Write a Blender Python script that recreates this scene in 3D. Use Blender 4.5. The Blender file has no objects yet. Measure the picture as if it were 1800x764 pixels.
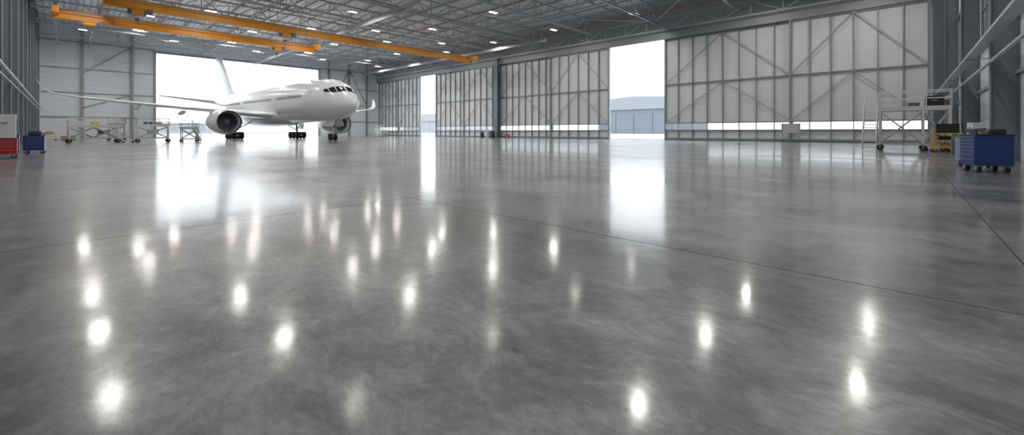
import bpy, math, random
from mathutils import Vector, Matrix
random.seed(4)
C = bpy.context.scene.collection
R = math.radians
F = 738.0; HZ = 231.0; EYE = 1.4
SA, CA = math.sin(R(46.95)), math.cos(R(46.95))
# ---------- room measures ----------
XD, YB, XL, YR = 70.0, 125.0, -3.7, -4.0      # door wall, back wall, left wall, side wall
ZR = 23.2
def floor_pt(px, py):
    Z = F*EYE/(py-HZ); X = (px-900)/F*Z
    return (CA*X+SA*Z, -SA*X+CA*Z)
def x_at(px, y):
    t = (px-900)/F; Z = y/(-SA*t+CA); return Z*(CA*t+SA)
def y_at(px, x):
    t = (px-900)/F; Z = x/(CA*t+SA); return Z*(-SA*t+CA)
# ---------- materials ----------
def M(name, col, rough=.5, metal=0., var=.08, scale=2.5, bump=0., emis=0., coat=0.):
    m = bpy.data.materials.new(name); m.use_nodes = True
    nt = m.node_tree; n = nt.nodes; b = n['Principled BSDF']
    tc = n.new('ShaderNodeTexCoord'); ns = n.new('ShaderNodeTexNoise')
    ns.inputs['Scale'].default_value = scale; ns.inputs['Detail'].default_value = 5
    nt.links.new(tc.outputs['Object'], ns.inputs['Vector'])
    mx = n.new('ShaderNodeMix'); mx.data_type = 'RGBA'
    mx.inputs[6].default_value = (*[max(0, c*(1-var)) for c in col], 1)
    mx.inputs[7].default_value = (*[min(1, c*(1+var)) for c in col], 1)
    nt.links.new(ns.outputs['Fac'], mx.inputs[0]); nt.links.new(mx.outputs[2], b.inputs['Base Color'])
    b.inputs['Roughness'].default_value = rough; b.inputs['Metallic'].default_value = metal
    b.inputs['Coat Weight'].default_value = coat
    if bump:
        bp = n.new('ShaderNodeBump'); bp.inputs['Strength'].default_value = bump; bp.inputs['Distance'].default_value = .02
        nt.links.new(ns.outputs['Fac'], bp.inputs['Height']); nt.links.new(bp.outputs[0], b.inputs['Normal'])
    if emis:
        b.inputs['Emission Color'].default_value = (*col, 1); b.inputs['Emission Strength'].default_value = emis
    return m
def stripes(m, axis, period, width, dark):
    """thin darker seams and painted groove shade every period metres along an object axis"""
    nt = m.node_tree; n = nt.nodes; L = nt.links; b = n['Principled BSDF']
    src = b.inputs['Base Color'].links[0].from_socket
    tc = n.new('ShaderNodeTexCoord'); sp = n.new('ShaderNodeSeparateXYZ'); L.new(tc.outputs['Object'], sp.inputs[0])
    d = n.new('ShaderNodeMath'); d.operation = 'DIVIDE'; d.inputs[1].default_value = period; L.new(sp.outputs[axis], d.inputs[0])
    f = n.new('ShaderNodeMath'); f.operation = 'FRACT'; L.new(d.outputs[0], f.inputs[0])
    c = n.new('ShaderNodeMath'); c.operation = 'LESS_THAN'; c.inputs[1].default_value = width/period; L.new(f.outputs[0], c.inputs[0])
    mx = n.new('ShaderNodeMix'); mx.data_type = 'RGBA'; mx.blend_type = 'MULTIPLY'
    mx.inputs[7].default_value = (dark, dark, dark, 1)
    L.new(c.outputs[0], mx.inputs[0]); L.new(src, mx.inputs[6]); L.new(mx.outputs[2], b.inputs['Base Color'])
    return m
m_steel = M('grey_steel', (.30,.315,.33), .5, .2)
m_truss = M('truss_steel', (.50,.52,.54), .5, .1)
m_dark = M('dark_steel', (.13,.15,.18), .5, .2)
m_col = M('column_paint', (.2,.225,.26), .5, .1)
m_skin = stripes(M('door_cladding', (.72,.735,.745), .55, 0, .12, .4), 2, 2.85, .035, .72)
m_rib = M('door_rib_steel', (.29,.31,.33), .5, .2)
m_brace = M('door_brace_steel', (.38,.40,.42), .5, .1)
m_clad = stripes(M('wall_cladding', (.70,.73,.76), .5, 0, .05, .6), 2, 1.1, .05, .75)
m_headclad = M('header_cladding', (.42,.44,.46), .6, 0, .06, .6)
m_deck = stripes(M('roof_deck', (.82,.84,.86), .5, 0, .1, .4), 0, .8, .2, .6)  # darker bands paint the shade of the corrugation grooves into the colour
m_orange = M('crane_orange', (.68,.27,.015), .45, 0, .06)
m_white = M('aircraft_white', (.84,.86,.88), .22, 0, .02, .3, coat=.5)
m_grey = M('aircraft_grey', (.5,.53,.57), .35, 0, .04)
m_tail = M('fin_blue_grey_shade', (.66,.71,.77), .3, 0, .03)  # blue-grey shade of the fin's left side put into its whole colour
m_lip = M('polished_metal', (.75,.76,.78), .2, .9, .03)
m_black = M('black_plastic', (.02,.02,.022), .45, 0, .2)
m_glass = M('dark_glass', (.02,.025,.03), .08, 0, .1)
m_rubber = M('rubber', (.025,.025,.027), .7, 0, .2)
m_alu = M('aluminium', (.58,.60,.62), .4, .5, .05)
m_cream = M('off_white_paint', (.66,.66,.64), .45, 0, .06)
m_stand = M('stand_frame_paint', (.50,.50,.49), .45, .1, .08)
m_blue = M('blue_enamel', (.012,.045,.2), .3, 0, .06)
m_bluel = M('light_blue_enamel', (.03,.10,.32), .35, 0, .06)
m_red = M('red_enamel', (.5,.015,.015), .3, 0, .06)
m_yellow = M('yellow_paint', (.75,.42,.04), .4, 0, .1)
m_wood = M('plywood', (.45,.3,.15), .6, 0, .2, 6)
m_redpipe = M('red_pipe', (.42,.08,.06), .4)
m_lamp = M('lamp_diffuser', (1,.98,.94), .5, emis=14)
m_bldg = stripes(M('far_building_blue', (.17,.19,.21), .7, 0, .05, .1), 1, 3.0, .35, .88)
m_bldgl = M('far_building_pale', (.26,.275,.285), .7, 0, .05, .1)
m_bldgp = M('far_building_haze', (.32,.33,.34), .8, 0, .05, .1)
m_apron = M('apron_concrete', (.42,.42,.42), .8, 0, .08, .05)
m_grass = M('dry_grass', (.28,.28,.18), .9, 0, .3, .05)
def glassmat(name, tr, tint):
    m = bpy.data.materials.new(name); m.use_nodes = True; nt = m.node_tree; n = nt.nodes
    n.remove(n['Principled BSDF'])
    t = n.new('ShaderNodeBsdfTransparent'); t.inputs[0].default_value = (*tint, 1)
    g = n.new('ShaderNodeBsdfGlossy'); g.inputs['Roughness'].default_value = .1
    ns = n.new('ShaderNodeTexNoise'); ns.inputs['Scale'].default_value = .8
    ml = n.new('ShaderNodeMath'); ml.operation = 'MULTIPLY_ADD'; ml.inputs[1].default_value = .1; ml.inputs[2].default_value = 1-tr
    nt.links.new(ns.outputs['Fac'], ml.inputs[0])
    x = n.new('ShaderNodeMixShader'); nt.links.new(ml.outputs[0], x.inputs[0])
    nt.links.new(t.outputs[0], x.inputs[1]); nt.links.new(g.outputs[0], x.inputs[2])
    nt.links.new(x.outputs[0], n['Material Output'].inputs[0]); return m
m_pane = glassmat('window_glass', .97, (.92,.94,.95))
m_frost = glassmat('frosted_glazing', .9, (.22,.235,.25))
# floor
def floor_mat():
    m = bpy.data.materials.new('polished_concrete'); m.use_nodes = True; nt = m.node_tree; n = nt.nodes; L = nt.links
    b = n['Principled BSDF']; tc = n.new('ShaderNodeTexCoord')
    def noise(scale, det, rough=.55, sc=(1,1,1), rot=0, dist=0):
        mp = n.new('ShaderNodeMapping'); mp.inputs['Scale'].default_value = sc; mp.inputs['Rotation'].default_value = (0,0,rot)
        L.new(tc.outputs['Object'], mp.inputs[0]); s = n.new('ShaderNodeTexNoise'); L.new(mp.outputs[0], s.inputs['Vector'])
        s.inputs['Scale'].default_value = scale; s.inputs['Detail'].default_value = det; s.inputs['Roughness'].default_value = rough
        s.inputs['Distortion'].default_value = dist; return s.outputs['Fac']
    def math_(op, a, bb, c=None):
        k = n.new('ShaderNodeMath'); k.operation = op
        for i, v in enumerate((a, bb, c)):
            if v is None: continue
            if isinstance(v, (int, float)): k.inputs[i].default_value = v
            else: L.new(v, k.inputs[i])
        return k.outputs[0]
    big = noise(.35, 6, .65, (1,.75,1), .6, .8); mid = noise(1.9, 10, .74, (1,.7,1), -.7, 1.2); fine = noise(16, 8, .75, (1,.6,1), .3, .3)
    s1 = math_('MULTIPLY_ADD', big, .40, math_('MULTIPLY_ADD', mid, .40, math_('MULTIPLY', fine, .20)))
    cr = n.new('ShaderNodeValToRGB'); L.new(s1, cr.inputs[0])
    e = cr.color_ramp.elements; e[0].position = .40; e[0].color = (.075,.077,.072,1); e[1].position = .60; e[1].color = (.345,.345,.33,1)
    em = e.new(.5); em.color = (.185,.188,.18,1)
    sp = n.new('ShaderNodeSeparateXYZ'); L.new(tc.outputs['Object'], sp.inputs[0])
    def joint(sock, off):
        a = math_('DIVIDE', math_('SUBTRACT', sock, off), 8.57); f = math_('FRACT', math_('ADD', a, 100.5), 0)
        d = math_('ABSOLUTE', math_('SUBTRACT', f, .5), 0); return math_('LESS_THAN', d, .011/8.57)
    j = math_('MAXIMUM', joint(sp.outputs[0], 5.0), joint(sp.outputs[1], 7.65))
    speck = math_('GREATER_THAN', noise(26, 2, .5), .74)
    scr = noise(3.0, 3, .5, (1,.02,1), .9, .2); scr2 = math_('MULTIPLY', math_('GREATER_THAN', scr, .72), .35)
    dk = math_('MAXIMUM', math_('MAXIMUM', math_('MULTIPLY', j, .85), math_('MULTIPLY', speck, .5)), scr2)
    mx = n.new('ShaderNodeMix'); mx.data_type = 'RGBA'; L.new(dk, mx.inputs[0]); L.new(cr.outputs[0], mx.inputs[6]); mx.inputs[7].default_value = (.03,.03,.028,1)
    L.new(mx.outputs[2], b.inputs['Base Color'])
    jr = math_('MULTIPLY', j, .5)
    L.new(math_('ADD', math_('MULTIPLY_ADD', mid, .3, .18), jr), b.inputs['Roughness'])
    b.inputs['IOR'].default_value = 1.5; b.inputs['Coat IOR'].default_value = 1.5
    L.new(math_('MULTIPLY', math_('SUBTRACT', 1.0, j), math_('MULTIPLY_ADD', mid, 1.1, .05)), b.inputs['Coat Weight'])
    L.new(math_('MULTIPLY_ADD', s1, .6, -.175), b.inputs['Coat Roughness'])
    bp = n.new('ShaderNodeBump'); bp.inputs['Strength'].default_value = .06; bp.inputs['Distance'].default_value = .01
    L.new(math_('MULTIPLY_ADD', big, .6, math_('MULTIPLY_ADD', fine, .25, math_('MULTIPLY', mid, .15))), bp.inputs['Height'])
    L.new(bp.outputs[0], b.inputs['Normal'])
    return m
m_floor = floor_mat()
# ---------- mesh builder ----------
class MB:
    def __init__(s): s.v = []; s.f = []
    def add(s, vs, fs):
        o = len(s.v); s.v += [tuple(v) for v in vs]; s.f += [tuple(i+o for i in f) for f in fs]; return s
    def box(s, x0, x1, y0, y1, z0, z1):
        return s.add([(x0,y0,z0),(x1,y0,z0),(x1,y1,z0),(x0,y1,z0),(x0,y0,z1),(x1,y0,z1),(x1,y1,z1),(x0,y1,z1)],
            [(0,3,2,1),(4,5,6,7),(0,1,5,4),(1,2,6,5),(2,3,7,6),(3,0,4,7)])
    def frame(s, p, q):
        p, q = Vector(p), Vector(q); d = (q-p).normalized()
        up = Vector((0,0,1)) if abs(d.z) < .95 else Vector((0,1,0))
        a = d.cross(up).normalized(); return p, q, a, a.cross(d).normalized()
    def beam(s, p, q, w, h):
        p, q, a, b = s.frame(p, q); vs = []
        for c in (p, q):
            for i, j in ((-1,-1),(1,-1),(1,1),(-1,1)): vs.append(c+a*(i*w/2)+b*(j*h/2))
        return s.add(vs, [(0,1,2,3),(7,6,5,4),(0,4,5,1),(1,5,6,2),(2,6,7,3),(3,7,4,0)])
    def ibeam(s, p, q, w, h, t=.05):
        p, q, a, b = s.frame(p, q)
        for k in (-1, 1): s.beam(p+b*(k*(h/2-t/2)), q+b*(k*(h/2-t/2)), w, t)
        return s.beam(p, q, t, h-2*t)
    def tube(s, p, q, r, n=10, r2=None):
        p, q, a, b = s.frame(p, q); r2 = r if r2 is None else r2
        rings = [[c+a*(rr*math.cos(k*2*math.pi/n))+b*(rr*math.sin(k*2*math.pi/n)) for k in range(n)] for c, rr in ((p,r),(q,r2))]
        return s.loft(rings)
    def loft(s, rings, cap=True):
        n = len(rings[0]); vs = [v for r in rings for v in r]; fs = []
        for i in range(len(rings)-1):
            for k in range(n): fs.append((i*n+k, i*n+(k+1)%n, (i+1)*n+(k+1)%n, (i+1)*n+k))
        if cap: fs.append(tuple(range(n-1, -1, -1))); fs.append(tuple((len(rings)-1)*n+k for k in range(n)))
        return s.add(vs, fs)
    def build(s, name, mat, parent=None, loc=None, smooth=False, bevel=0, label=None):
        me = bpy.data.meshes.new(name); me.from_pydata(s.v, [], s.f); me.update()
        import bmesh
        bm = bmesh.new(); bm.from_mesh(me); bmesh.ops.recalc_face_normals(bm, faces=bm.faces[:]); bm.to_mesh(me); bm.free()
        me.materials.append(mat)
        if smooth:
            me.polygons.foreach_set('use_smooth', [True]*len(me.polygons)); me.set_sharp_from_angle(angle=R(40))
        o = bpy.data.objects.new(name, me); C.objects.link(o)
        if parent: o.parent = parent
        if loc: o.location = loc
        if label: o['label'] = label
        if bevel:
            b = o.modifiers.new('bevel', 'BEVEL'); b.width = bevel; b.segments = 2; b.limit_method = 'ANGLE'
        return o
def thing(name, label, cat, loc=(0,0,0), rz=0, group=None):
    o = bpy.data.objects.new(name, None); C.objects.link(o); o.location = loc; o.rotation_euler = (0,0,rz)
    o.empty_display_size = .2; o['label'] = label; o['category'] = cat
    if group: o['group'] = group
    return o
def tag(o, label, cat, group=None):
    o['label'] = label; o['category'] = cat
    if group: o['group'] = group
    return o
def struct(o, label=None):
    o['kind'] = 'structure'
    if label: o['label'] = label
    return o
def copy_tree(o, parent=None):
    kids = [c for c in list(C.objects) if c.parent == o]
    c = o.copy(); C.objects.link(c)
    if parent: c.parent = parent
    for k in kids: copy_tree(k, c)
    return c
ORD = ['first','second','third','fourth','fifth','sixth','seventh','eighth','ninth','tenth','eleventh','twelfth','thirteenth','fourteenth','fifteenth','sixteenth','seventeenth','eighteenth','nineteenth','twentieth']
# ---------- shell ----------
struct(MB().box(XL-.2, XD+1.2, YR-.2, YB+.6, -.3, 0).build('floor', m_floor), 'polished grey concrete hangar floor')
g = MB(); g.box(-900, 1500, -900, 1500, -.9, -.32); g.box(XD+1.2, 420, -300, 420, -.32, -.02); g.box(-300, XD+1.2, YB+.6, 420, -.32, -.02)
struct(g.build('apron_ground', m_apron), 'pale concrete apron outside the hangar')
g = MB(); g.box(422, 1200, -300, 1200, -.3, .3); g.box(-300, 420, 422, 1200, -.3, .3)
struct(g.build('grass_field', m_grass), 'dry grass beyond the apron')
struct(MB().box(XL-.3, XD+1.2, YR-.3, YB+.7, ZR, ZR+.3).build('ceiling', m_deck), 'corrugated metal roof deck')
struct(MB().box(XL-.2, XL, YR, YB, 0, ZR).build('wall_left', m_clad), 'pale panelled side wall')
OA, OB, OZ = 14.6, 51.0, 19.3
w = MB(); w.box(XL, OA, YB, YB+.25, 0, ZR); w.box(OB, XD+1, YB, YB+.25, 0, ZR); w.box(OA, OB, YB, YB+.25, OZ, ZR)
struct(w.build('wall_back', m_clad), 'pale panelled wall with the big open doorway behind the aircraft')
w = MB(); w.box(OA-.4, OA, YB-.3, YB+.3, 0, OZ+.4); w.box(OB, OB+.4, YB-.3, YB+.3, 0, OZ+.4); w.box(OA, OB, YB-.3, YB+.3, OZ, OZ+.4)
struct(w.build('trim_1', m_steel), 'steel frame round the big open doorway')
w = MB(); w.box(XD+.9, XD+1.1, YR, YB, 17.3, ZR); w.box(XD+.3, XD+1.1, YR, -2.3, 0, ZR)
struct(w.build('wall_right', m_headclad), 'grey wall above the sliding doors')
w = MB(); w.box(XD-.5, XD+.9, -2.3, YB, 17.2, 17.5); w.box(XD-.55, XD-.4, -2.3, YB, 17.0, 18.1)
struct(w.build('trim_2', m_steel), 'steel top track of the sliding doors')
struct(MB().box(XD-.2, XD+1, -2.3, YB, 0, .03).build('trim_3', m_dark), 'steel floor track of the sliding doors')
w = MB()
GZ0, GZ1 = 7.2, 12.5
w.box(XL, XD+1, YR-.2, YR, 0, GZ0); w.box(XL, XD+1, YR-.2, YR, GZ1, ZR)
bays = [(-3.7,0.4),(0.8,15.6),(16.4,30.6),(31.4,44.9),(45.7,61.1),(61.9,70)]
for a, b in bays: w.box(a-.4, a+.9, YR-.2, YR, GZ0, GZ1)
w.box(69, 71, YR-.2, YR, GZ0, GZ1)
struct(w.build('wall_side', m_clad), 'pale side wall with high glazing')
for k, (a, b) in enumerate(bays[1:]):
    gl = struct(MB().box(a+.9, b, YR-.14, YR-.1, GZ0, GZ1).build('window_%d' % (k+1), m_frost), 'high frosted window band')
    mu = MB(); n = 5
    for i in range(n+1): mu.beam((a+.9+(b-a-.9)*i/n, YR-.05, GZ0), (a+.9+(b-a-.9)*i/n, YR-.05, GZ1), .08, .1)
    for z in (GZ0, (GZ0+GZ1)/2, GZ1): mu.beam((a+.9, YR-.05, z), (b, YR-.05, z), .1, .08)
    mu.build('window_frame', m_steel, gl)
w = MB()
for z in (4.2, 7.0, 12.7, 16.5, 19.8): w.beam((XL, YR+.08, z), (XD, YR+.08, z), .14, .16)
struct(w.build('trim_4', m_steel), 'horizontal wall rails of side wall')
w = MB()
for z in (3.2, 7.0, 11.0, 15.0, 19.4): w.beam((XL+.08, YR, z), (XL+.08, YB, z), .16, .16)
struct(w.build('trim_5', m_steel), 'horizontal wall rails of left wall')
w = MB()
for z in (4.4, 9.4, 14.4, 19.9):
    w.beam((XL, YB-.1, z), (OA-.4, YB-.1, z), .2, .22); w.beam((OB+.4, YB-.1, z), (XD, YB-.1, z), .2, .22)
for a, b, z0, z1 in ((3, 10.3, 9.4, 19.9), (3, 10.3, 4.4, 9.4)): w.beam((a, YB-.2, z0+ (z1-z0)*.4), (b, YB-.2, z1), .18, .18)
w.beam((54.5, YB-.2, 9.4), (60, YB-.2, 19.9), .18, .18); w.beam((66, YB-.2, 9.4), (60.5, YB-.2, 19.9), .18, .18)
struct(w.build('trim_6', m_steel), 'wall rails and diagonal braces of back wall')
# ---------- columns ----------
def column(label, loc, rz, depth=.8, wid=.4, h=ZR-.7, group=None, mat=None):
    t = thing('steel_column', label, 'column', loc, rz, group)
    m = MB(); tf = .04          # local +y points into the room
    m.box(-wid/2, wid/2, 0, tf, .05, h); m.box(-wid/2, wid/2, depth-tf, depth, .05, h); m.box(-tf/2, tf/2, tf, depth-tf, .05, h)
    m.build('shaft', mat or m_col, t)
    MB().box(-wid/2-.1, wid/2+.1, 0, depth+.1, 0, .05).build('base_plate', m_dark, t)
    return t
for k, x in enumerate((16, 31, 45.3, 61.5)):
    column('dark grey steel column on the side wall, %s from the near end' % ORD[k], (x, YR, 0), 0, .95, .55, group='side wall columns')
ys = [8+7.85*i for i in range(15)]
for k, y in enumerate(ys):
    column('dark grey steel column on the left wall, %s counted from the near corner' % ORD[k], (XL, y, 0), -math.pi/2, .75, .4, group='left wall columns')
for k, x in enumerate((2.8, 10.5)): column('steel column on back wall left of the big doorway, %s from the left' % ORD[k], (x, YB, 0), math.pi, .5, .45, group='back wall columns', mat=m_steel)
for k, x in enumerate((54, 60.2, 66)): column('steel column on back wall right of the big doorway, %s from the doorway' % ORD[k], (x, YB, 0), math.pi, .5, .45, group='back wall columns', mat=m_steel)
column('stout grey column between two sliding doors, middle of the door wall', (XD-.4, 69.4, 0), math.pi/2, 1.0, 1.3, mat=m_col, h=18.5)
t = column('dark steel column in the corner beside the last sliding door', (XD-.1, -3.1, 0), math.pi/2, .9, 1.1, mat=m_dark)
# ---------- sliding doors ----------
def leaf(num, y0, y1, dx, label):
    r = bpy.data.objects.new('door_%d' % num, None); C.objects.link(r); r.location = (XD+dx, (y0+y1)/2, .03); r['kind'] = 'structure'; r['label'] = label
    W = (y1-y0)/2-.03; H = 17.15; b0, b1 = 1.6, 2.75
    MB().box(0, .1, -W, W, 0, b0).box(0, .1, -W, W, b1, H).build('door_panel', m_skin, r)
    n = max(4, round(2*W/2.3)); n += n % 2; st = 2*W/n
    for i in range(n+1):
        y = -W+i*st; y = min(max(y, -W+.12), W-.12); big = i in (0, n)
        mb = MB().box(-.34 if not big else -.4, -.01, y-(.055 if not big else .13), y+(.055 if not big else .13), 0, H)
        mb.build('rib' if not big else 'stile', m_rib, r)
        if i < n: MB().box(.03, .05, -W+i*st+.04, -W+(i+1)*st-.04, b0, b1).build('window_pane', m_pane, r)
    for z, hh in ((.2,.3),(b0,.16),(b1,.16),(9.3,.18),(H-.2,.35)):
        MB().box(-.3, -.005, -W, W, z-hh/2, z+hh/2).build('girt', m_rib, r)
    h2 = n//2
    for (a, za), (b, zb) in (((-W, 9.4), (-W+h2*st, H-.3)), ((W, 9.4), (-W+h2*st, H-.3)), ((-W, 2.9), (-W+h2*st, 9.2)), ((W, 2.9), (-W+h2*st, 9.2))):
        MB().beam((-.38, a*.97, za), (-.38, b, zb), .08, .12).build('diagonal_brace', m_brace, r)
    return r
leaves = [(-2.3,11.85,0,'sliding door leaf nearest the tall work platform'),(11.4,29.9,.42,'wide sliding door leaf right of the open gap'),
 (40.2,54.3,0,'sliding door leaf left of the open gap'),(53.8,69.4,.42,'sliding door leaf right of the stout column'),(69.4,82.2,0,'sliding door leaf left of the stout column'),
 (81.8,94.3,.42,'sliding door leaf right of the narrow gap'),(101,112.9,0,'sliding door leaf left of the narrow gap'),(112.4,124.8,.42,'sliding door leaf in the far corner')]
for i, (a, b, dx, lb) in enumerate(leaves): leaf(i+1, a, b, dx, lb)
# ---------- roof ----------
def truss(label, length, n, z0, z1, group, cs=.24, ws=.13):
    t = thing('roof_truss', label, 'roof truss', (0,0,z0), 0, group); H = z1-z0
    MB().ibeam((0,0,0), (length,0,0), cs, cs*1.1, .04).build('bottom_chord', m_truss, t)
    MB().ibeam((0,0,H), (length,0,H), cs, cs*1.1, .04).build('top_chord', m_truss, t)
    p = length/n
    for i in range(n):
        if i % 2 == 0: a, b = (i*p, 0), ((i+1)*p, H)
        else: a, b = (i*p, H), ((i+1)*p, 0)
        MB().beam((a[0],0,a[1]), (b[0],0,b[1]), ws, ws).build('diagonal', m_truss, t)
        if 0 < i: MB().beam((i*p,0,.1), (i*p,0,H-.1), ws*.8, ws*.8).build('vertical', m_truss, t)
    return t
ty = [6+12.4*i for i in range(10)]
for k, y in enumerate(ty):
    lb = 'steel lattice roof truss spanning to the door wall, %s from the back wall' % ORD[9-k]
    if k == 0: T0 = truss(lb, XD-XL-.4, 20, 19.7, 22.3, 'trusses across the hangar'); o = T0
    else: o = copy_tree(T0)
    o['label'] = lb; o.location = (XL+.2, y, 19.7)
for k in range(9):
    tag(MB().ibeam((XL+.2, 12.2+12.4*k, 22.2), (XD-.2, 12.2+12.4*k, 22.2), .2, .34, .03).build('roof_beam', m_truss), 'plain steel roof beam between two lattice trusses, %s from the back wall' % ORD[8-k], 'beam', 'roof beams between trusses')
tx = [8, 23.2, 38.4, 53.6, 68.6]
for k, x in enumerate(tx):
    lb = 'long steel lattice girder parallel to the door wall, %s from it' % ORD[4-k]
    if k == 0: T1 = truss(lb, YB-YR-.6, 32, 20.0, 22.0, 'long lattice girders', .2, .11); o = T1
    else: o = copy_tree(T1)
    o['label'] = lb; o.location = (x, YR+.3, 20.0 if k < 4 else 18.4); o.rotation_euler = (0,0,math.pi/2)
for i in range(19):
    x = XL+1.5+3.85*i
    tag(MB().ibeam((x, YR+.1, ZR-.35), (x, YB-.1, ZR-.35), .16, .3, .03).build('roof_purlin', m_truss), 'steel purlin under the roof deck, %s counted from the left wall' % ORD[i], 'purlin', 'roof purlins')
for i in range(1, 9):
    for j in range(4):
        if i < 4 and j < 2: continue
        a, b = (tx[j], ty[i]), (tx[j+1], ty[i+1])
        if (i+j) % 2: a, b = (tx[j], ty[i+1]), (tx[j+1], ty[i])
        tag(MB().beam((a[0], a[1], 19.95), (b[0], b[1], 19.95), .1, .1).build('roof_tie', m_truss), 'slim diagonal roof tie, bay %s from left wall, %s from back' % (ORD[j], ORD[8-i]), 'roof brace', 'diagonal roof ties')
tag(MB().tube((66.5, YR+.5, 20.9), (66.5, YB-.5, 20.9), .07, 8).build('sprinkler_pipe', m_redpipe, smooth=True), 'thin red sprinkler pipe running under roof along the door wall', 'pipe')
tag(MB().tube((47.5, YR+.5, 21.2), (47.5, YB-.5, 21.2), .06, 8).build('sprinkler_pipe', m_redpipe, smooth=True), 'thin red sprinkler pipe under the middle of the roof', 'pipe')
# ---------- lights ----------
PWR = 500
def high_bay(label, loc):
    t = thing('high_bay_light', label, 'ceiling light', loc, 0, 'high bay lights')
    MB().box(-.75,.75,-.3,.3,.03,.16).build('housing', m_alu, t)
    MB().box(-.7,.7,-.27,.27,0,.03).build('diffuser', m_lamp, t)
    for s in (-.5,.5): MB().tube((s,0,.16), (s,0,ZR-loc[2]-.01), .015, 6).build('suspension_rod', m_steel, t)
    ld = bpy.data.lights.new('lamp', 'AREA'); ld.shape = 'RECTANGLE'; ld.size = 1.3; ld.size_y = .5; ld.energy = PWR; ld.color = (1,.975,.94)
    lo = bpy.data.objects.new('lamp', ld); C.objects.link(lo); lo.parent = t; lo.location = (0,0,-.02)
    return t
LX = [2.7,15.7,30.8,46,61.5]; LY = [2.9,15.2,31.4,47,62.8,78.5,94,110]
for i, x in enumerate(LX):
    for j, y in enumerate(LY):
        lb = 'hanging LED light in the %s row from left wall, %s from the back wall' % (ORD[i], ORD[7-j])
        if i == 0 and j == 0: L0 = high_bay(lb, (x, y, 20.0)); o = L0
        else: o = copy_tree(L0)
        o.location = (x, y, 20.0); o['label'] = lb
for i, x in enumerate((9.5, 24.2, 39.6, 54.8)):
    for j, y in enumerate((71.5, 89, 103)):
        if j == 0 and i < 2: continue
        o = copy_tree(L0); o.location = (x, y, 20.0); o['label'] = 'hanging LED light of the %s in-between row, %s from the back wall' % (ORD[i], ORD[2-j])
# ---------- overhead cranes ----------
def crane(label, y, x0, x1, hoists):
    t = thing('overhead_crane', label, 'crane', (0, y, 0), 0, 'orange overhead cranes'); z0, z1 = 16.9, 18.15
    g = MB(); g.box(x0, x1, -.28, .28, z1-.06, z1); g.box(x0, x1, -.28, .28, z0, z0+.06); g.box(x0, x1, -.2, .2, z0+.06, z1-.06)
    g.build('girder', m_orange, t)
    n = int((x1-x0)/3)
    for i in range(1, n): MB().box(x0+i*3-.03, x0+i*3+.03, -.26, .26, z0+.06, z1-.06).build('stiffener', m_orange, t)
    MB().box(x0, x1, -.8, -.74, z1-.3, z1-.22).build('cable_track', m_dark, t)
    for x in (x0+.3, x1-.3):
        e = MB().box(x-.35, x+.35, -2.4, 2.4, 17.3, 18.2).build('end_truck', m_orange, t, bevel=.05)
        for yy in (-1.9, 1.9): MB().tube((x-.16, yy, 18.3), (x+.16, yy, 18.3), .22, 14).build('wheel', m_dark, e, smooth=True)
    for x in hoists:
        h = MB().box(x-.9, x+.9, -.5, .5, 16.3, 16.85).build('hoist', m_dark, t, bevel=.04)
        MB().tube((x-.6,-.55,16.5), (x+.6,-.55,16.5), .33, 14).build('drum', m_orange, h, smooth=True)
        MB().box(x+.95, x+1.5, -.6, -.2, 16.4, 17.1).build('control_box', m_dark, h)
        MB().tube((x-.15,0,16.35), (x-.15,0,15.9), .02, 6).tube((x+.15,0,16.35), (x+.15,0,15.9), .02, 6).build('rope', m_black, h)
        MB().box(x-.22, x+.22, -.12, .12, 15.5, 15.9).tube((x,0,15.5), (x,0,15.3), .05, 8).tube((x,0,15.3), (x+.18,0,15.15), .05, 8).tube((x+.18,0,15.15), (x+.05,0,15.0), .05,8).build('hook_block', m_dark, h)
    return t
crane('long orange overhead crane girder reaching the door wall', 71.6, 3.4, 63.2, (6.5, 24))
crane('shorter orange overhead crane girder ending over the aircraft', 84.7, -1.0, 34.0, (2.6, 27))
for k, (x, lb) in enumerate(((3.7,'grey crane runway beam near the left wall carrying the long crane'),(62.9,'grey crane runway beam near the door wall'),(-.7,'grey crane runway beam closest to the left wall'),(33.7,'grey crane runway beam over the aircraft'))):
    tag(MB().ibeam((x, 50, 18.85), (x, YB-3, 18.85), .3, .6, .05).build('runway_beam', m_steel), lb, 'beam', 'crane runway beams')
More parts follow.
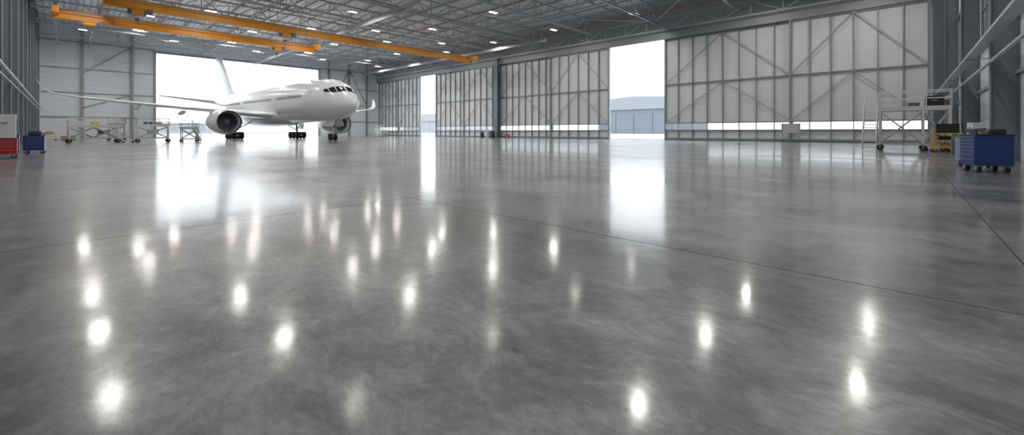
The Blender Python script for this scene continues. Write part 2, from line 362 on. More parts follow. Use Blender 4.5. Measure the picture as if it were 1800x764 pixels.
# ---------- aircraft ----------
def aircraft():
    t = thing('airliner', 'white twin-engine wide-body airliner parked in front of the open doorway', 'aircraft', (28.65, 58, 0), R(93.5))
    ZC = 6.2; K = 1.03
    S = [(0,.04,-.72,-.8),(.12,.42,-.38,-1.12),(.35,.75,-.08,-1.4),(.8,1.2,.32,-1.75),(1.6,1.75,.92,-2.15),(2.6,2.2,1.72,-2.5),(3.6,2.55,2.4,-2.78),(5,2.9,2.9,-3.0),(7,3.15,3.18,-3.2),(9.5,3.25,3.25,-3.25),
         (43,3.25,3.25,-3.25),(48,3.1,3.25,-2.6),(53,2.6,3.15,-1.4),(57,1.95,2.9,-.2),(60,1.3,2.5,.7),(62.5,.7,2.1,1.2),(63.7,.25,1.8,1.45)]
    def sec(s):
        s = min(max(s, 0), 63.7)
        for i in range(len(S)-1):
            if S[i][0] <= s <= S[i+1][0]: break
        p0, p1 = S[i], S[i+1]; pm = S[max(i-1,0)]; pn = S[min(i+2,len(S)-1)]
        h = p1[0]-p0[0]; u = (s-p0[0])/h; out = []
        for k in (1,2,3):
            def sl(a, b): return (b[k]-a[k])/max(b[0]-a[0], 1e-6)
            d = sl(p0, p1); d0 = sl(pm, p0) if i > 0 else d*1.6; d1 = sl(p1, pn) if i < len(S)-2 else d
            m0 = 0 if d0*d <= 0 else 2*d0*d/(d0+d); m1 = 0 if d1*d <= 0 else 2*d1*d/(d1+d)
            out.append(K*((2*u**3-3*u*u+1)*p0[k]+(u**3-2*u*u+u)*h*m0+(-2*u**3+3*u*u)*p1[k]+(u**3-u*u)*h*m1))
        return out
    def surf(s, th, off=0):
        w, tp, bt = sec(s); cz = (tp+bt)/2; ry = (tp-bt)/2
        return (s, (w+off)*math.sin(th), ZC+cz+(ry+off)*math.cos(th))
    ss = [0,.05,.12,.22,.35,.55,.8,1.1,1.4,1.8,2.2,2.6,3.1,3.6,4.2,5,6,7,8.2,9.5,14,20,26,32,38,43,45,47,49,51,53,55,57,58.5,60,61.2,62.5,63.2,63.7]
    MB().loft([[surf(s, 2*math.pi*k/48) for k in range(48)] for s in ss]).build('fuselage', m_white, t, smooth=True)
    def patch(mb, cs, n=6, off=.02):
        g = []
        for i in range(n+1):
            for j in range(n+1):
                a, b = i/n, j/n
                s = (cs[0][0]*(1-a)+cs[1][0]*a)*(1-b)+(cs[3][0]*(1-a)+cs[2][0]*a)*b
                th = (cs[0][1]*(1-a)+cs[1][1]*a)*(1-b)+(cs[3][1]*(1-a)+cs[2][1]*a)*b
                g.append(surf(s, R(th), off))
        mb.add(g, [(i*(n+1)+j, (i+1)*(n+1)+j, (i+1)*(n+1)+j+1, i*(n+1)+j+1) for i in range(n) for j in range(n)])
    for sd in (1, -1):
        for cs in ([(1.75,4),(2.0,38),(2.95,30),(2.75,4)], [(2.06,41),(2.75,58),(3.5,50),(3.05,33)], [(2.87,60),(3.75,66),(4.15,58),(3.6,52)]):
            mb = MB(); patch(mb, [(s, a*sd) for s, a in cs]); mb.build('cockpit_window', m_glass, t, smooth=True)
    def th_z(s, dz):
        w, tp, bt = sec(s); return math.degrees(math.acos(max(-1, min(1, (dz-(tp+bt)/2)/((tp-bt)/2)))))
    for s0 in (7.0, 19.0, 33.5, 47.5):
        mb = MB(); a, b = s0, s0+1.15; zt, zb = 1.35, -.75; e = .06
        for q in ((a,a+e,zb,zt),(b-e,b,zb,zt),(a,b,zt-e,zt),(a,b,zb,zb+e)):
            patch(mb, [(q[0],th_z(q[0],q[2])),(q[1],th_z(q[1],q[2])),(q[1],th_z(q[1],q[3])),(q[0],th_z(q[0],q[3]))], 3, .012)
        mb.build('cabin_door', m_grey, t)
    s = 9.4
    while s < 49:
        if not any(abs(s-(d+.55)) < 1.0 for d in (19, 33.5, 47.5)):
            mb = MB(); patch(mb, [(s,th_z(s,.38)),(s+.27,th_z(s+.27,.38)),(s+.27,th_z(s+.27,.78)),(s,th_z(s,.78))], 2, .012); mb.build('cabin_window', m_glass, t)
        s += .62
    rings = []
    for s, w, b in ((16.5,.5,-3.1),(18,2.2,-3.35),(20,3.1,-3.65),(24,3.6,-3.9),(32,3.7,-3.95),(36,3.3,-3.7),(39.5,2.0,-3.35),(41,.5,-3.1)):
        rg = []
        for k in range(32):
            a = 2*math.pi*k/32; c = math.cos(a)
            rg.append((s, w*math.sin(a), ZC-1.7+((b+1.7)*c if c > 0 else -.5*c)))
        rings.append(rg)
    MB().loft(rings).build('belly_fairing', m_white, t, smooth=True)
    def foil(sle, c, th, n=12):
        pts = []
        xs = [(1-math.cos(math.pi*i/n))/2 for i in range(n+1)]
        f = lambda x: 5*(.2969*math.sqrt(x)-.126*x-.3516*x*x+.2843*x**3-.1036*x**4)
        for x in xs: pts.append((sle+c*x, th*f(x)*1.1))
        for x in reversed(xs[1:-1]): pts.append((sle+c*x, -th*f(x)*.9))
        return pts
    for sd in (1, -1):
        secs = [(1.8,19.5,14.5,4.1,1.5),(3.4,20.6,13,4.25,1.35),(6.5,23.2,10.6,4.55,1.0),(9.8,25.7,8.8,4.95,.75),(15,29.4,7,5.5,.55),(20,32.8,5.2,6.1,.4),(25,36.2,3.6,6.75,.26),(27.3,37.8,2.6,7.25,.2),(28.2,38.8,1.8,7.85,.16),(28.7,39.8,1.2,8.7,.12),(29.0,40.9,.6,9.6,.08)]
        w = MB().loft([[(x, sd*l, z+h) for x, h in foil(sle, c, th)] for l, sle, c, z, th in secs]).build('wing', m_white, t, smooth=True)
        for l, sl, z in ((6.8,33,4.2),(12.5,34.5,4.85),(18,36,5.55)):
            rg = []
            for q, r in ((-3,.05),(-2.2,.25),(-.8,.38),(.8,.33),(2.2,.12),(2.8,.03)):
                rg.append([(sl+q, sd*l+.7*r*math.cos(2*math.pi*k/12), z-.25-.05*q+r*math.sin(2*math.pi*k/12)) for k in range(12)])
            MB().loft(rg).build('flap_fairing', m_white, w, smooth=True)
        secs = [(.8,53.5,7.5,7.9,.7),(2,54.3,6.9,8.05,.6),(10.4,60.4,2.5,9.2,.22)]
        MB().loft([[(x, sd*l, z+h) for x, h in foil(sle, c, th)] for l, sle, c, z, th in secs]).build('tailplane', m_grey, t, smooth=True)
        ey, ez = sd*9.45, 2.95; n = 40
        def ring(s, r): return [(s, ey+r*math.cos(2*math.pi*k/n), ez+r*math.sin(2*math.pi*k/n)) for k in range(n)]
        e = MB().loft([ring(s, r) for s, r in ((20.55,1.83),(21.2,1.98),(22.5,2.05),(24.5,1.98),(26,1.78),(27,1.6),(26.9,1.5),(25,1.45),(22,1.55),(20.75,1.62))], cap=False).build('engine_nacelle', m_white, t, smooth=True)
        MB().loft([ring(s, r) for s, r in ((20.75,1.6),(20.45,1.65),(20.3,1.72),(20.35,1.79),(20.6,1.84))], cap=False).build('inlet_lip', m_lip, e, smooth=True)
        for k in range(22):
            fb = MB(); a = 2*math.pi*k/22; q = []
            for r, tw, wd in ((.45,.25,.14),(1.0,.5,.2),(1.52,.75,.26)):
                for sg in (-1, 1): q.append((21.75+sg*wd*math.cos(tw)*.8, ey+r*math.cos(a+sg*wd*.55/r), ez+r*math.sin(a+sg*wd*.55/r)))
            fb.add(q, [(0,1,3,2),(2,3,5,4)]); fb.build('fan_blade', m_dark, e)
        MB().loft([ring(22.1, 1.54), ring(22.12, .1)], cap=False).build('fan_backing', m_black, e)
        MB().loft([ring(s, r) for s, r in ((20.95,.03),(21.15,.22),(21.45,.38),(21.9,.48))]).build('spinner', m_dark, e, smooth=True)
        MB().loft([ring(s, r) for s, r in ((26.0,1.1),(27.4,.95),(28.6,.65),(29.4,.15))]).build('exhaust_cone', m_steel, e, smooth=True)
        MB().loft([[(23, ey-.2, 4.9),(23, ey+.2, 4.9),(23, ey+.2, 4.6),(23, ey-.2, 4.6)],[(26.5, ey-.25, 5.1),(26.5, ey+.25, 5.1),(26, ey+.25, 4.3),(26, ey-.25, 4.3)],[(31, ey-.1, 4.85),(31, ey+.1, 4.85),(29.5, ey+.1, 4.2),(29.5, ey-.1, 4.2)]]).build('pylon', m_white, e)
        gy = sd*5.5
        gp = MB().tube((31, gy, .7), (31, gy*.95, 4.6), .2, 14).tube((31, gy, 1.6), (31, gy*.45, 3.4), .1, 10).tube((29.4, gy, 3.6), (31, gy, 1.7), .09, 8).box(29.3, 32.7, gy-.15, gy+.15, .58, .82).build('main_gear_leg', m_alu, t, smooth=True)
        MB().box(29.9, 32.1, gy+sd*.75, gy+sd*.8, 1.9, 4.2).build('gear_door', m_white, gp)
        for ax in (29.5, 31, 32.5):
            for q in (-.65, .65):
                MB().loft([[(ax+r*math.cos(2*math.pi*k/24), gy+q+h, .68+r*math.sin(2*math.pi*k/24)) for k in range(24)] for h, r in ((-.24,.35),(-.24,.55),(-.17,.66),(0,.68),(.17,.66),(.24,.55),(.24,.35))]).build('wheel', m_rubber, gp, smooth=True)
    secs = [(9.0,47.5,12,1.1),(10.2,49.8,9.6,.95),(14.5,54,6.9,.65),(18.7,58,4.4,.35),(19.0,58.6,3.6,.2)]
    MB().loft([[(x, h, z) for x, h in foil(sle, c, th)] for z, sle, c, th in secs]).build('tail_fin', m_tail, t, smooth=True)
    gp = MB().tube((6, 0, .6), (5.9, 0, 3.6), .14, 12).tube((6, -.5, .58), (6, .5, .58), .08, 8).tube((4.7,0,3.4), (6,0,1.6), .08, 8).build('nose_gear_leg', m_alu, t, smooth=True)
    for q in (-.36, .36):
        MB().loft([[(6+r*math.cos(2*math.pi*k/24), q+h, .56+r*math.sin(2*math.pi*k/24)) for k in range(24)] for h, r in ((-.19,.25),(-.19,.42),(-.12,.54),(0,.56),(.12,.54),(.19,.42),(.19,.25))]).build('wheel', m_rubber, gp, smooth=True)
    for q in (-1, 1): MB().add([(4.3,q*.55,3.25),(6.6,q*.55,3.1),(6.6,q*.85,2.1),(4.3,q*.85,2.25),(4.3,q*.6,3.25),(6.6,q*.6,3.1),(6.6,q*.9,2.1),(4.3,q*.9,2.25)], [(0,1,2,3),(4,5,6,7),(0,1,5,4),(1,2,6,5),(2,3,7,6),(3,0,4,7)]).build('gear_door', m_white, gp)
    MB().tube((6,-.12,1.9), (5.8,-.12,1.9), .09, 10).tube((6,.12,1.9), (5.8,.12,1.9), .09, 10).build('landing_light', m_lip, gp)
    MB().add([(12,0,9.5),(13,0,9.95),(13.3,0,9.95),(13.2,0,9.48),(12,.06,9.5),(13.2,.06,9.48)], [(0,1,2,3),(4,1,2,5)]).build('antenna', m_grey, t)
aircraft()
# ---------- mobile platforms ----------
def caster(parent, x, y, r=.15, mat=None):
    c = MB().box(x-.06, x+.06, y-.07, y+.07, r*1.6, r*2.2).box(x-.05, x+.05, y-.075, y-.055, r*.7, r*1.7).box(x-.05, x+.05, y+.055, y+.075, r*.7, r*1.7).build('caster', m_steel, parent)
    MB().tube((x, y-.045, r), (x, y+.045, r), r, 16).build('wheel', m_rubber, c, smooth=True)
def platform(name, label, loc, rz, L, W, H, mat, rail=1.1, stair=True, shelf=False, cat='work platform', wr=.16, legw=.09, rr=.028, mids=()):
    t = thing(name, label, cat, loc, rz); lx, wy = L/2, W/2; b = wr*2.2
    MB().box(-lx, lx, -wy, wy, H-.16, H).build('deck', mat, t)
    MB().box(-lx, lx, -wy-.02, -wy, H, H+.14).build('toe_board', mat, t); MB().box(-lx, lx, wy, wy+.02, H, H+.14).build('toe_board', mat, t)
    xsl = [-lx+.1]+list(mids)+[lx-.1]
    for x in xsl:
        for y in (-wy+.08, wy-.08):
            MB().beam((x,y,b), (x,y,H-.12), legw, legw).build('leg', mat, t); caster(t, x, y, wr)
    f = MB()
    for z in (b+.05,):
        for y in (-wy+.08, wy-.08): f.beam((-lx+.1,y,z), (lx-.1,y,z), .1, .14)
        for x in (-lx+.1, lx-.1): f.beam((x,-wy+.08,z), (x,wy-.08,z), .1, .14)
    f.build('base_frame', m_stand, t)
    for y in (-wy+.08, wy-.08):
        seg = list(zip(xsl[:-1], xsl[1:]))
        if not mids:
            n = max(1, round(L/(H*1.15))); seg = [(-lx+.1+(L-.2)*i/n, -lx+.1+(L-.2)*(i+1)/n) for i in range(n)]
        for xa, xb in seg:
            MB().tube((xa,y,b+.1), (xb,y,H-.2), rr*1.3, 8).build('cross_brace', m_stand, t); MB().tube((xb,y,b+.1), (xa,y,H-.2), rr*1.3, 8).build('cross_brace', m_stand, t)
    if shelf: MB().box(-lx+.1, lx-.1, -wy+.08, wy-.08, H*.5-.06, H*.5).build('shelf', mat, t)
    def railing(p, q):
        m = MB(); p, q = Vector(p), Vector(q); n = max(1, round((q-p).length/1.2))
        for z in (rail, rail*.55): m.tube(p+Vector((0,0,z)), q+Vector((0,0,z)), rr, 8)
        for i in range(n+1): c = p.lerp(q, i/n); m.tube(c, c+Vector((0,0,rail)), rr*.95, 8)
        m.build('guard_rail', mat, t)
    if rail:
        railing((-lx,-wy,H), (lx,-wy,H)); railing((lx,-wy,H), (lx,wy,H))
        if stair == 'end': railing((-lx,wy,H), (lx,wy,H))
        else: railing((-lx,-wy,H), (-lx,wy,H)); railing((-lx*.2,wy,H), (lx,wy,H))
    if stair:
        n = max(4, int(H/.24))
        if stair == 'end': s0, s1, ca, cb = -wy-1.1, wy-.3, -lx-.85, -lx-.06; P = lambda s, c, z: (c, s, z)
        else: s0, s1, ca, cb = -lx-.1, -lx*.25, wy+.08, wy+.85; P = lambda s, c, z: (s, c, z)
        for c in (ca, cb):
            MB().beam(P(s0,c,.1), P(s1,c,H-.05), .05, .2).build('stringer', m_stand, t)
            m = MB().tube(P(s0,c,1.0), P(s1,c,H+.95), rr*.9, 8)
            for i in range(4): q = i/3; m.tube(P(s0+(s1-s0)*q, c, .1+(H-.15)*q), P(s0+(s1-s0)*q, c, 1.0+(H-.05)*q), rr*.8, 6)
            m.build('handrail', mat, t)
        for i in range(n):
            q = (i+.5)/n; s = s0+(s1-s0)*q; z = .1+(H-.15)*q
            MB().beam(P(s, ca+.03, z), P(s, cb-.03, z), .26, .06).build('tread', mat, t)
    return t
fx = floor_pt
x, y = fx(165, 250.5); platform('maintenance_stand', 'long cream wheeled work stand, leftmost near the wing tip', (x, y, 0), R(4), 4.6, 1.8, 2.1, m_cream, .95, False, True, rr=.045, legw=.15, wr=.24)
x, y = fx(269, 250); platform('maintenance_stand', 'cream wheeled work stand between long stand and step ladder', (x, y, 0), R(-3), 3.2, 1.6, 2.2, m_cream, .85, False, True, rr=.045, legw=.15, wr=.24)
x, y = fx(205, 246.5); platform('maintenance_stand', 'narrow grey work stand behind the two cream stands', (x, y, 0), R(0), 2.0, 1.6, 2.6, m_stand, 1.0, False, True, rr=.045, legw=.13, wr=.2)
x, y = fx(328, 249); platform('rolling_stairs', 'grey rolling stairs left of the engine', (x+.3, y, 0), R(180), 1.9, 1.3, 1.9, m_stand, 1.0, True, False, 'stairs', rr=.035, legw=.1)
platform('maintenance_platform', 'tall aluminium work platform with stairs beside the last sliding door', (43.2, -.5, 0), R(-90), 3.9, 2.0, 3.1, m_cream, 1.25, 'end', False, wr=.2, legw=.14, rr=.04, mids=(.5,))
platform('rolling_stairs', 'small pale rolling stairs behind aircraft nose near the far doors', (61, 108, 0), R(90), 2.4, 1.4, 2.2, m_cream, 1.0, True, False, 'stairs', rr=.04)
platform('maintenance_stand', 'low wheeled work stand behind the nose by far doors', (58, 101, 0), R(80), 3.0, 1.6, 1.2, m_cream, .9, False, False, rr=.04)
# ---------- boxes, cabinets, carts ----------
def box_thing(name, label, cat, loc, rz, w, d, h, mat, lid=None, group=None):
    t = thing(name, label, cat, loc, rz, group)
    MB().box(-w/2,w/2,-d/2,d/2,0,h*.85).build('body', mat, t, bevel=.012)
    MB().box(-w/2-.01,w/2+.01,-d/2-.01,d/2+.01,h*.85,h).build('lid', lid or mat, t, bevel=.012)
    MB().box(-w*.15,w*.15,-d/2-.04,-d/2-.01,h*.6,h*.68).build('handle', m_steel, t)
    return t
def cabinet(label, loc, rz, w, d, h, mat, nd=6, top=None, cat='tool cabinet'):
    t = thing('tool_cabinet', label, cat, loc, rz); z0 = .22
    MB().box(-w/2,w/2,-d/2,d/2,z0,h-.04).build('body', mat, t, bevel=.012)
    MB().box(-w/2-.02,w/2+.02,-d/2-.02,d/2+.02,h-.04,h).build('worktop', top or m_black, t, bevel=.008)
    hs = [1.6]*2+[1]*(nd-2); tot = sum(hs); z = z0+.04; H = h-.1-z0
    for q in hs:
        dh = H*q/tot
        dr = MB().box(-w/2+.04,w/2-.04,-d/2-.02,-d/2+.001,z+.012,z+dh-.012).build('drawer', mat, t, bevel=.006)
        MB().box(-w/2+.1,w/2-.1,-d/2-.04,-d/2-.02,z+dh-.04,z+dh-.025).build('handle', m_steel, dr); z += dh
    a = -w/2
    MB().tube((a-.1,-d/2+.1,h-.15),(a-.1,d/2-.1,h-.15),.018,8).tube((a,-d/2+.1,h-.15),(a-.1,-d/2+.1,h-.15),.014,8).tube((a,d/2-.1,h-.15),(a-.1,d/2-.1,h-.15),.014,8).build('push_handle', m_alu, t)
    for a in (-1,1):
        for b in (-1,1): caster(t, a*(w/2-.12), b*(d/2-.12), .1)
    return t
cabinet('large dark blue rolling tool cabinet at right with clutter on top', (22.1,-2.1,0), R(205), .8, 1.0, 1.3, m_blue, 7)
cabinet('blue rolling tool cabinet just behind the large dark blue one', (25.0,-2.05,0), R(195), .9, .8, 1.2, m_bluel, 7)
box_thing('storage_box','pale grey upright box on the rear blue cabinet','box',(25.0,-2.1,1.2),R(195),.5,.35,.55,m_cream)
def vise(loc, rz):
    t = thing('bench_vise','dark bench vise on top of the large blue cabinet','vise',loc,rz)
    MB().tube((0,0,0),(0,0,.06),.12,14).build('base', m_dark, t); MB().box(-.08,.2,-.07,.07,.06,.2).build('fixed_jaw', m_dark, t, bevel=.01)
    MB().box(-.3,-.14,-.07,.07,.08,.22).box(-.3,.15,-.03,.03,.09,.13).build('moving_jaw', m_dark, t, bevel=.01); MB().tube((-.34,-.14,.11),(-.34,.14,.11),.012,8).tube((-.3,0,.11),(-.36,0,.11),.02,8).build('screw_handle', m_alu, t)
vise((22.05,-1.8,1.3), R(60))
def toolbox(name,label,loc,rz,w,d,h,mat):
    t = thing(name,label,'tool box',loc,rz)
    MB().box(-w/2,w/2,-d/2,d/2,0,h*.6).build('body',mat,t,bevel=.01)
    MB().loft([[(-w/2,-d/2,h*.6),(-w/2,d/2,h*.6),(-w/2,d*.3,h),(-w/2,-d*.3,h)],[(w/2,-d/2,h*.6),(w/2,d/2,h*.6),(w/2,d*.3,h),(w/2,-d*.3,h)]]).build('lid',mat,t)
    MB().tube((-w*.2,0,h),(-w*.2,0,h+.06),.01,6).tube((w*.2,0,h),(w*.2,0,h+.06),.01,6).tube((-w*.2,0,h+.06),(w*.2,0,h+.06),.014,6).build('handle',m_steel,t)
toolbox('tool_box','black tool box on the large blue cabinet beside the vise',(22.1,-2.35,1.3),R(120),.4,.2,.18,m_black)
toolbox('tool_box','tan tool box on the large blue cabinet',(22.4,-2.1,1.3),R(100),.3,.18,.12,m_wood)
def shelf_cart(label, loc, rz, w, d, h, mat, n=3):
    t = thing('shelf_cart', label, 'cart', loc, rz)
    for a in (-1,1):
        for b in (-1,1): MB().box(a*w/2-.03,a*w/2+.03,b*d/2-.03,b*d/2+.03,.24,h).build('post', mat, t); caster(t, a*(w/2-.02), b*(d/2-.02), .11)
    for i in range(n): z = .28+(h-.34)*i/(n-1); MB().box(-w/2,w/2,-d/2,d/2,z,z+.06).build('shelf', mat, t, bevel=.005)
    MB().tube((w/2+.12,-d/2,h),(w/2+.12,d/2,h),.02,8).tube((w/2,-d/2,h-.03),(w/2+.12,-d/2,h),.015,8).tube((w/2,d/2,h-.03),(w/2+.12,d/2,h),.015,8).build('push_handle', mat, t)
cx, cy = fx(1664, 267.5)
shelf_cart('yellow shelf cart between tall platform and blue cabinets', (cx,cy,0), R(95), 1.3, 1.0, 1.3, m_yellow)
box_thing('equipment_case','black equipment case on top shelf of the yellow cart','case',(cx,cy,1.3),R(95),1.1,.8,.62,m_black)
toolbox('tool_box','black tool box on middle shelf of the yellow cart',(cx,cy+.1,.82),R(95),.6,.3,.26,m_black)
toolbox('tool_box','tan wooden box on bottom shelf of the yellow cart',(cx,cy,.34),R(95),.7,.35,.26,m_wood)
box_thing('equipment_case','black equipment case standing on the tall platform deck','case',(43.2,-1.6,3.1),R(-90),1.0,.8,.85,m_black)
box_thing('equipment_case','small dark case on platform deck nearer the stairs','case',(43.6,-.5,3.1),R(-80),.6,.5,.45,m_dark)
shelf_cart('white wheeled cart standing under the tall platform', (43.2,-1.6,0), R(90), .9, .8, 1.0, m_cream)
box_thing('storage_bin','dark bin on the floor behind the yellow cart','bin',(38,-2.6,0),R(90),.9,.7,.9,m_dark)
def tray(label, x0, x1, y, z):
    t = thing('cable_tray', label, 'cable tray', (0,0,0))
    for a, b in ((y-.03,y+.03),(y+.35,y+.41)): MB().box(x0,x1,a,b,z,z+.12).build('side_rail', m_alu, t)
    MB().box(x0,x1,y+.03,y+.35,z+.01,z+.03).build('tray_pan', m_alu, t)
    for xx in (10,20,36,50,65): MB().box(xx,xx+.05,YR,y+.4,z-.06,z).build('bracket', m_steel, t)
tray('upper pale cable tray along the side wall at right', 6, XD-1, -3.0, 5.6)
tag(MB().tube((6,-2.85,4.55),(XD-1,-2.85,4.55),.07,10).build('wall_pipe', m_alu, smooth=True), 'pale pipe under the cable tray on the side wall', 'pipe')
tag(MB().tube((-2.8,20,6.0),(-2.8,YB-1,6.0),.09,10).build('wall_pipe', m_alu, smooth=True), 'pale pipe running along the left wall columns', 'pipe')
tag(MB().tube((-2.8,20,5.3),(-2.8,YB-1,5.3),.05,10).build('wall_pipe', m_alu, smooth=True), 'thin lower pipe along the left wall columns', 'pipe')
box_thing('electrical_box','white electrical box on the side wall at the right edge','electrical box',(20.2,-3.81,2.0),R(180),.7,.35,1.1,m_cream)
box_thing('electrical_box','grey electrical box on the side wall behind the yellow cart','electrical box',(35.5,-3.81,1.6),R(180),.8,.35,1.4,m_alu)
box_thing('electrical_box','small white electrical box on side wall above the blue cabinets','electrical box',(27,-3.81,1.9),R(180),.6,.35,.9,m_cream)
def hose():
    t = thing('hose_reel','black hose coiled on the side wall at right edge','hose',(18.6,-4.0,1.6),0)
    MB().tube((0,0,0),(0,.35,0),.12,14).tube((0,0,0),(0,.04,0),.34,20).tube((0,.31,0),(0,.35,0),.34,20).build('drum', m_yellow, t, smooth=True)
    m = MB()
    for k in range(3): m.loft([[(rr*math.cos(a),.1+.07*k+hh,rr*math.sin(a)) for a in [2*math.pi*i/24 for i in range(24)]] for rr, hh in ((.2,0),(.28,0),(.3,.03),(.28,.06),(.2,.06))])
    m.build('hose', m_black, t, smooth=True)
hose()
yr = 34.3; xr = x_at(30, yr)
cabinet('red rolling tool cabinet at the far left edge', (xr-.6, yr+.3, 0), 0, 1.2, .7, 1.05, m_red, 5)
box_thing('computer_cabinet','tall pale grey box standing on the red cabinet','cabinet',(xr-.42,yr+.3,1.05),0,.75,.5,1.25,m_cream)
cabinet('blue rolling tool cabinet right of the red one', (-1.2,40.2,0), R(-6), .9, .7, 1.15, m_blue, 6)
cabinet('blue tool cabinet squeezed between red cabinet and outer blue one', (-2.35,41.6,0), 0, .9, .7, 1.2, m_blue, 6)
toolbox('tool_box','dark tool box on the outer blue cabinet at left',(-1.2,40.2,1.15),0,.55,.3,.28,m_black)
toolbox('tool_box','dark tool box on the squeezed-in blue cabinet',(-2.35,41.6,1.2),0,.6,.3,.5,m_dark)
x, y = fx(95, 246.5); shelf_cart('yellow shelf cart by the left wall beyond the blue cabinets', (x-.5,y,0), 0, 1.4, .8, 1.0, m_yellow)
box_thing('storage_box','tan box on the yellow cart by the left wall','box',(x-.5,y,1.0),0,.9,.6,.4,m_wood)
x, y = fx(72, 246.5); box_thing('storage_bin','dark bin beside the yellow cart at left wall','bin',(x-.3,y+1,0),0,1.5,.9,1.2,m_dark)
x, y = fx(225, 250.5); shelf_cart('grey cart between the two cream work stands', (x,y,0), 0, 1.0, .8, 1.3, m_alu)
x, y = fx(110, 247); box_thing('storage_box','low tan crate on floor behind the long work stand','crate',(x+.6,y+2,0),0,1.6,1.0,.7,m_wood)
def on(px, py, dz, w, d, h, mat, lb, nm='storage_box', cat='box', dx=0, dy=0):
    x, y = fx(px, py); box_thing(nm, lb, cat, (x+dx, y+dy, dz), R(5), w, d, h, mat)
on(165,250.5,2.1,.9,.6,.45,m_cream,'cream box at left on deck of the long work stand',dx=-1.1)
on(165,250.5,2.1,.7,.5,.5,m_yellow,'yellow box in middle of the long work stand deck',dx=.1)
on(165,250.5,1.05,1.1,.7,.5,m_dark,'dark case on lower shelf of the long work stand',dx=.9)
on(269,250,2.2,.8,.6,.5,m_bluel,'blue box on deck of the second work stand',dx=-.5)
on(269,250,2.2,.7,.6,.4,m_wood,'tan box on deck of the second work stand',dx=.5)
on(269,250,1.1,1.0,.7,.6,m_alu,'grey case on lower shelf of the second work stand')
def drum(label, loc, r, h, mat):
    t = thing('steel_drum', label, 'drum', loc)
    rg = [[(q*math.cos(2*math.pi*k/24), q*math.sin(2*math.pi*k/24), z) for k in range(24)] for z, q in ((0,r),(h*.32,r),(h*.34,r*1.04),(h*.36,r),(h*.64,r),(h*.66,r*1.04),(h*.68,r),(h*.97,r),(h,r*1.03))]
    MB().loft(rg).build('body', mat, t, smooth=True); MB().tube((0,0,h),(0,0,h+.02),r*.92,24).tube((r*.5,0,h+.02),(r*.5,0,h+.05),.05,10).build('lid', m_steel, t)
for px, r_, h_, mt, lb in ((848,.35,1.2,m_black,'black drum left of the group by the stout column'),(857,.4,1.7,m_cream,'tall pale drum in the group by the stout column'),(872,.35,1.1,m_dark,'dark grey drum in the group by the stout column')):
    drum(lb, (67.3, y_at(px, 67.3), 0), r_, h_, mt)
box_thing('storage_bin','black bin right of the drums by the stout column','bin',(67.2,y_at(865,67.2),0),R(90),.9,.7,1.5,m_black)
box_thing('storage_bin','small dull red bin just right of the stout column','bin',(67.2,y_at(893,67.2),0),R(90),.5,.5,.8,m_redpipe)
def notice_stand(x, y):
    t = thing('tool_board_stand','wheeled grey stand with pale board where two door leaves meet','stand',(x,y,0),R(-90))
    MB().box(-1.1,1.1,-.03,.03,1.2,2.5).build('board', m_stand, t)
    for a in (-1,1): MB().beam((a*1.0,0,.25),(a*1.0,0,2.6),.08,.08).build('post', m_steel, t); MB().beam((a*1.0,-.5,.25),(a*1.0,.5,.25),.08,.08).build('foot', m_steel, t)
    MB().beam((-1,0,.6),(1,0,.6),.06,.06).build('crossbar', m_steel, t)
    for a in (-1,1):
        for b in (-1,1): caster(t, a*1.0, b*.45, .1)
notice_stand(68.4, y_at(1390, 68.4))
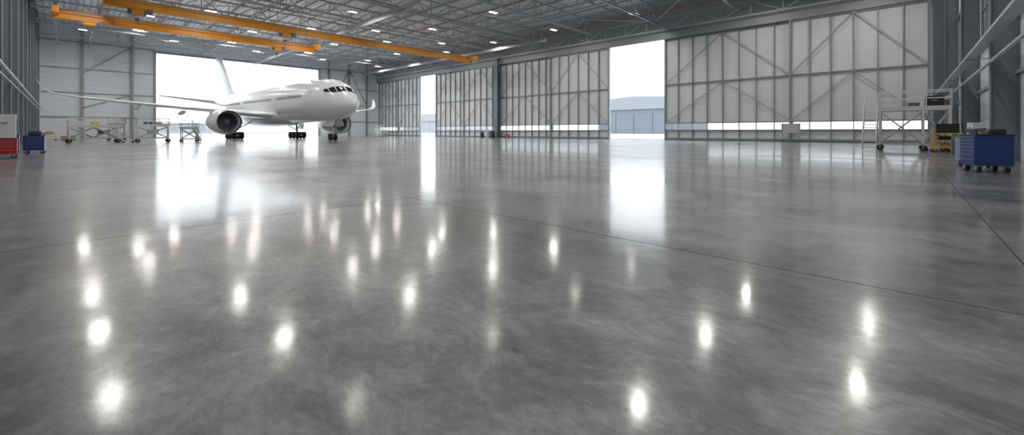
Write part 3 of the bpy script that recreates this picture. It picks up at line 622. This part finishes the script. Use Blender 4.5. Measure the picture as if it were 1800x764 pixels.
# ---------- outside ----------
def far_hangar(label, x, y0, y1, h, hb, nd, m1, m2):
    t = thing('hangar_building', label, 'building', (x, (y0+y1)/2, -.02)); W = (y1-y0)/2
    MB().box(0,60,-W,W,0,hb).build('wall', m1, t)
    MB().loft([[(-1,-W-1,hb),(-1,W+1,hb),(-1,W+1,h-1.5),(-1,0,h),(-1,-W-1,h-1.5)],[(60,-W-1,hb),(60,W+1,hb),(60,W+1,h-1.5),(60,0,h),(60,-W-1,h-1.5)]]).build('roof', m2, t)
    for i in range(nd):
        y = -W+2*W*(i+.5)/nd; MB().box(-.4,0,y-W/nd*.97,y+W/nd*.97,0,hb*.82).build('hangar_door', m1, t)
    return t
far_hangar('blue-grey hangar with pale roof seen through the wide door gap', 250, 101, 152, 24, 15.5, 4, m_bldg, m_bldgl)
far_hangar('distant pale building seen through the narrow door gap', 260, 325, 410, 20, 12, 5, m_bldgp, m_bldgp)
t = thing('terminal_building','low pale building seen through big doorway left of the aircraft','building',(60,395,-.02))
MB().box(-30,28,0,14,0,7).build('wall', m_bldgp, t); MB().box(-31,29,-1,15,7,8).build('roof', m_bldgp, t)
for i in range(10): MB().box(-28+5.6*i,-24+5.6*i,-.1,0,2,5).build('window', m_bldgl, t)
# ---------- world & camera ----------
w = bpy.data.worlds.new('World'); bpy.context.scene.world = w; w.use_nodes = True
nt = w.node_tree; bg = nt.nodes['Background']
tc = nt.nodes.new('ShaderNodeTexCoord'); sp = nt.nodes.new('ShaderNodeSeparateXYZ'); nt.links.new(tc.outputs['Generated'], sp.inputs[0])
cr = nt.nodes.new('ShaderNodeValToRGB'); nt.links.new(sp.outputs[2], cr.inputs[0])
cr.color_ramp.elements[0].color = (.94,.97,1,1); cr.color_ramp.elements[1].color = (.78,.88,1,1); cr.color_ramp.elements[1].position = .6
nt.links.new(cr.outputs[0], bg.inputs[0]); bg.inputs[1].default_value = 3.3
cam = bpy.data.cameras.new('Camera'); co = bpy.data.objects.new('Camera', cam); C.objects.link(co)
co.location = (0,0,EYE); co.rotation_euler = (R(90), 0, R(-46.95))
ZOOM = (900, 382, 1800)
PX, PY, PW = ZOOM
cam.sensor_width = 36; cam.lens = F/PW*36; cam.shift_x = (PX-900)/PW; cam.shift_y = -(PY-HZ)/PW; cam.clip_end = 4000; cam.clip_start = .05
bpy.context.scene.camera = co
bpy.context.scene.view_settings.view_transform = 'Standard'
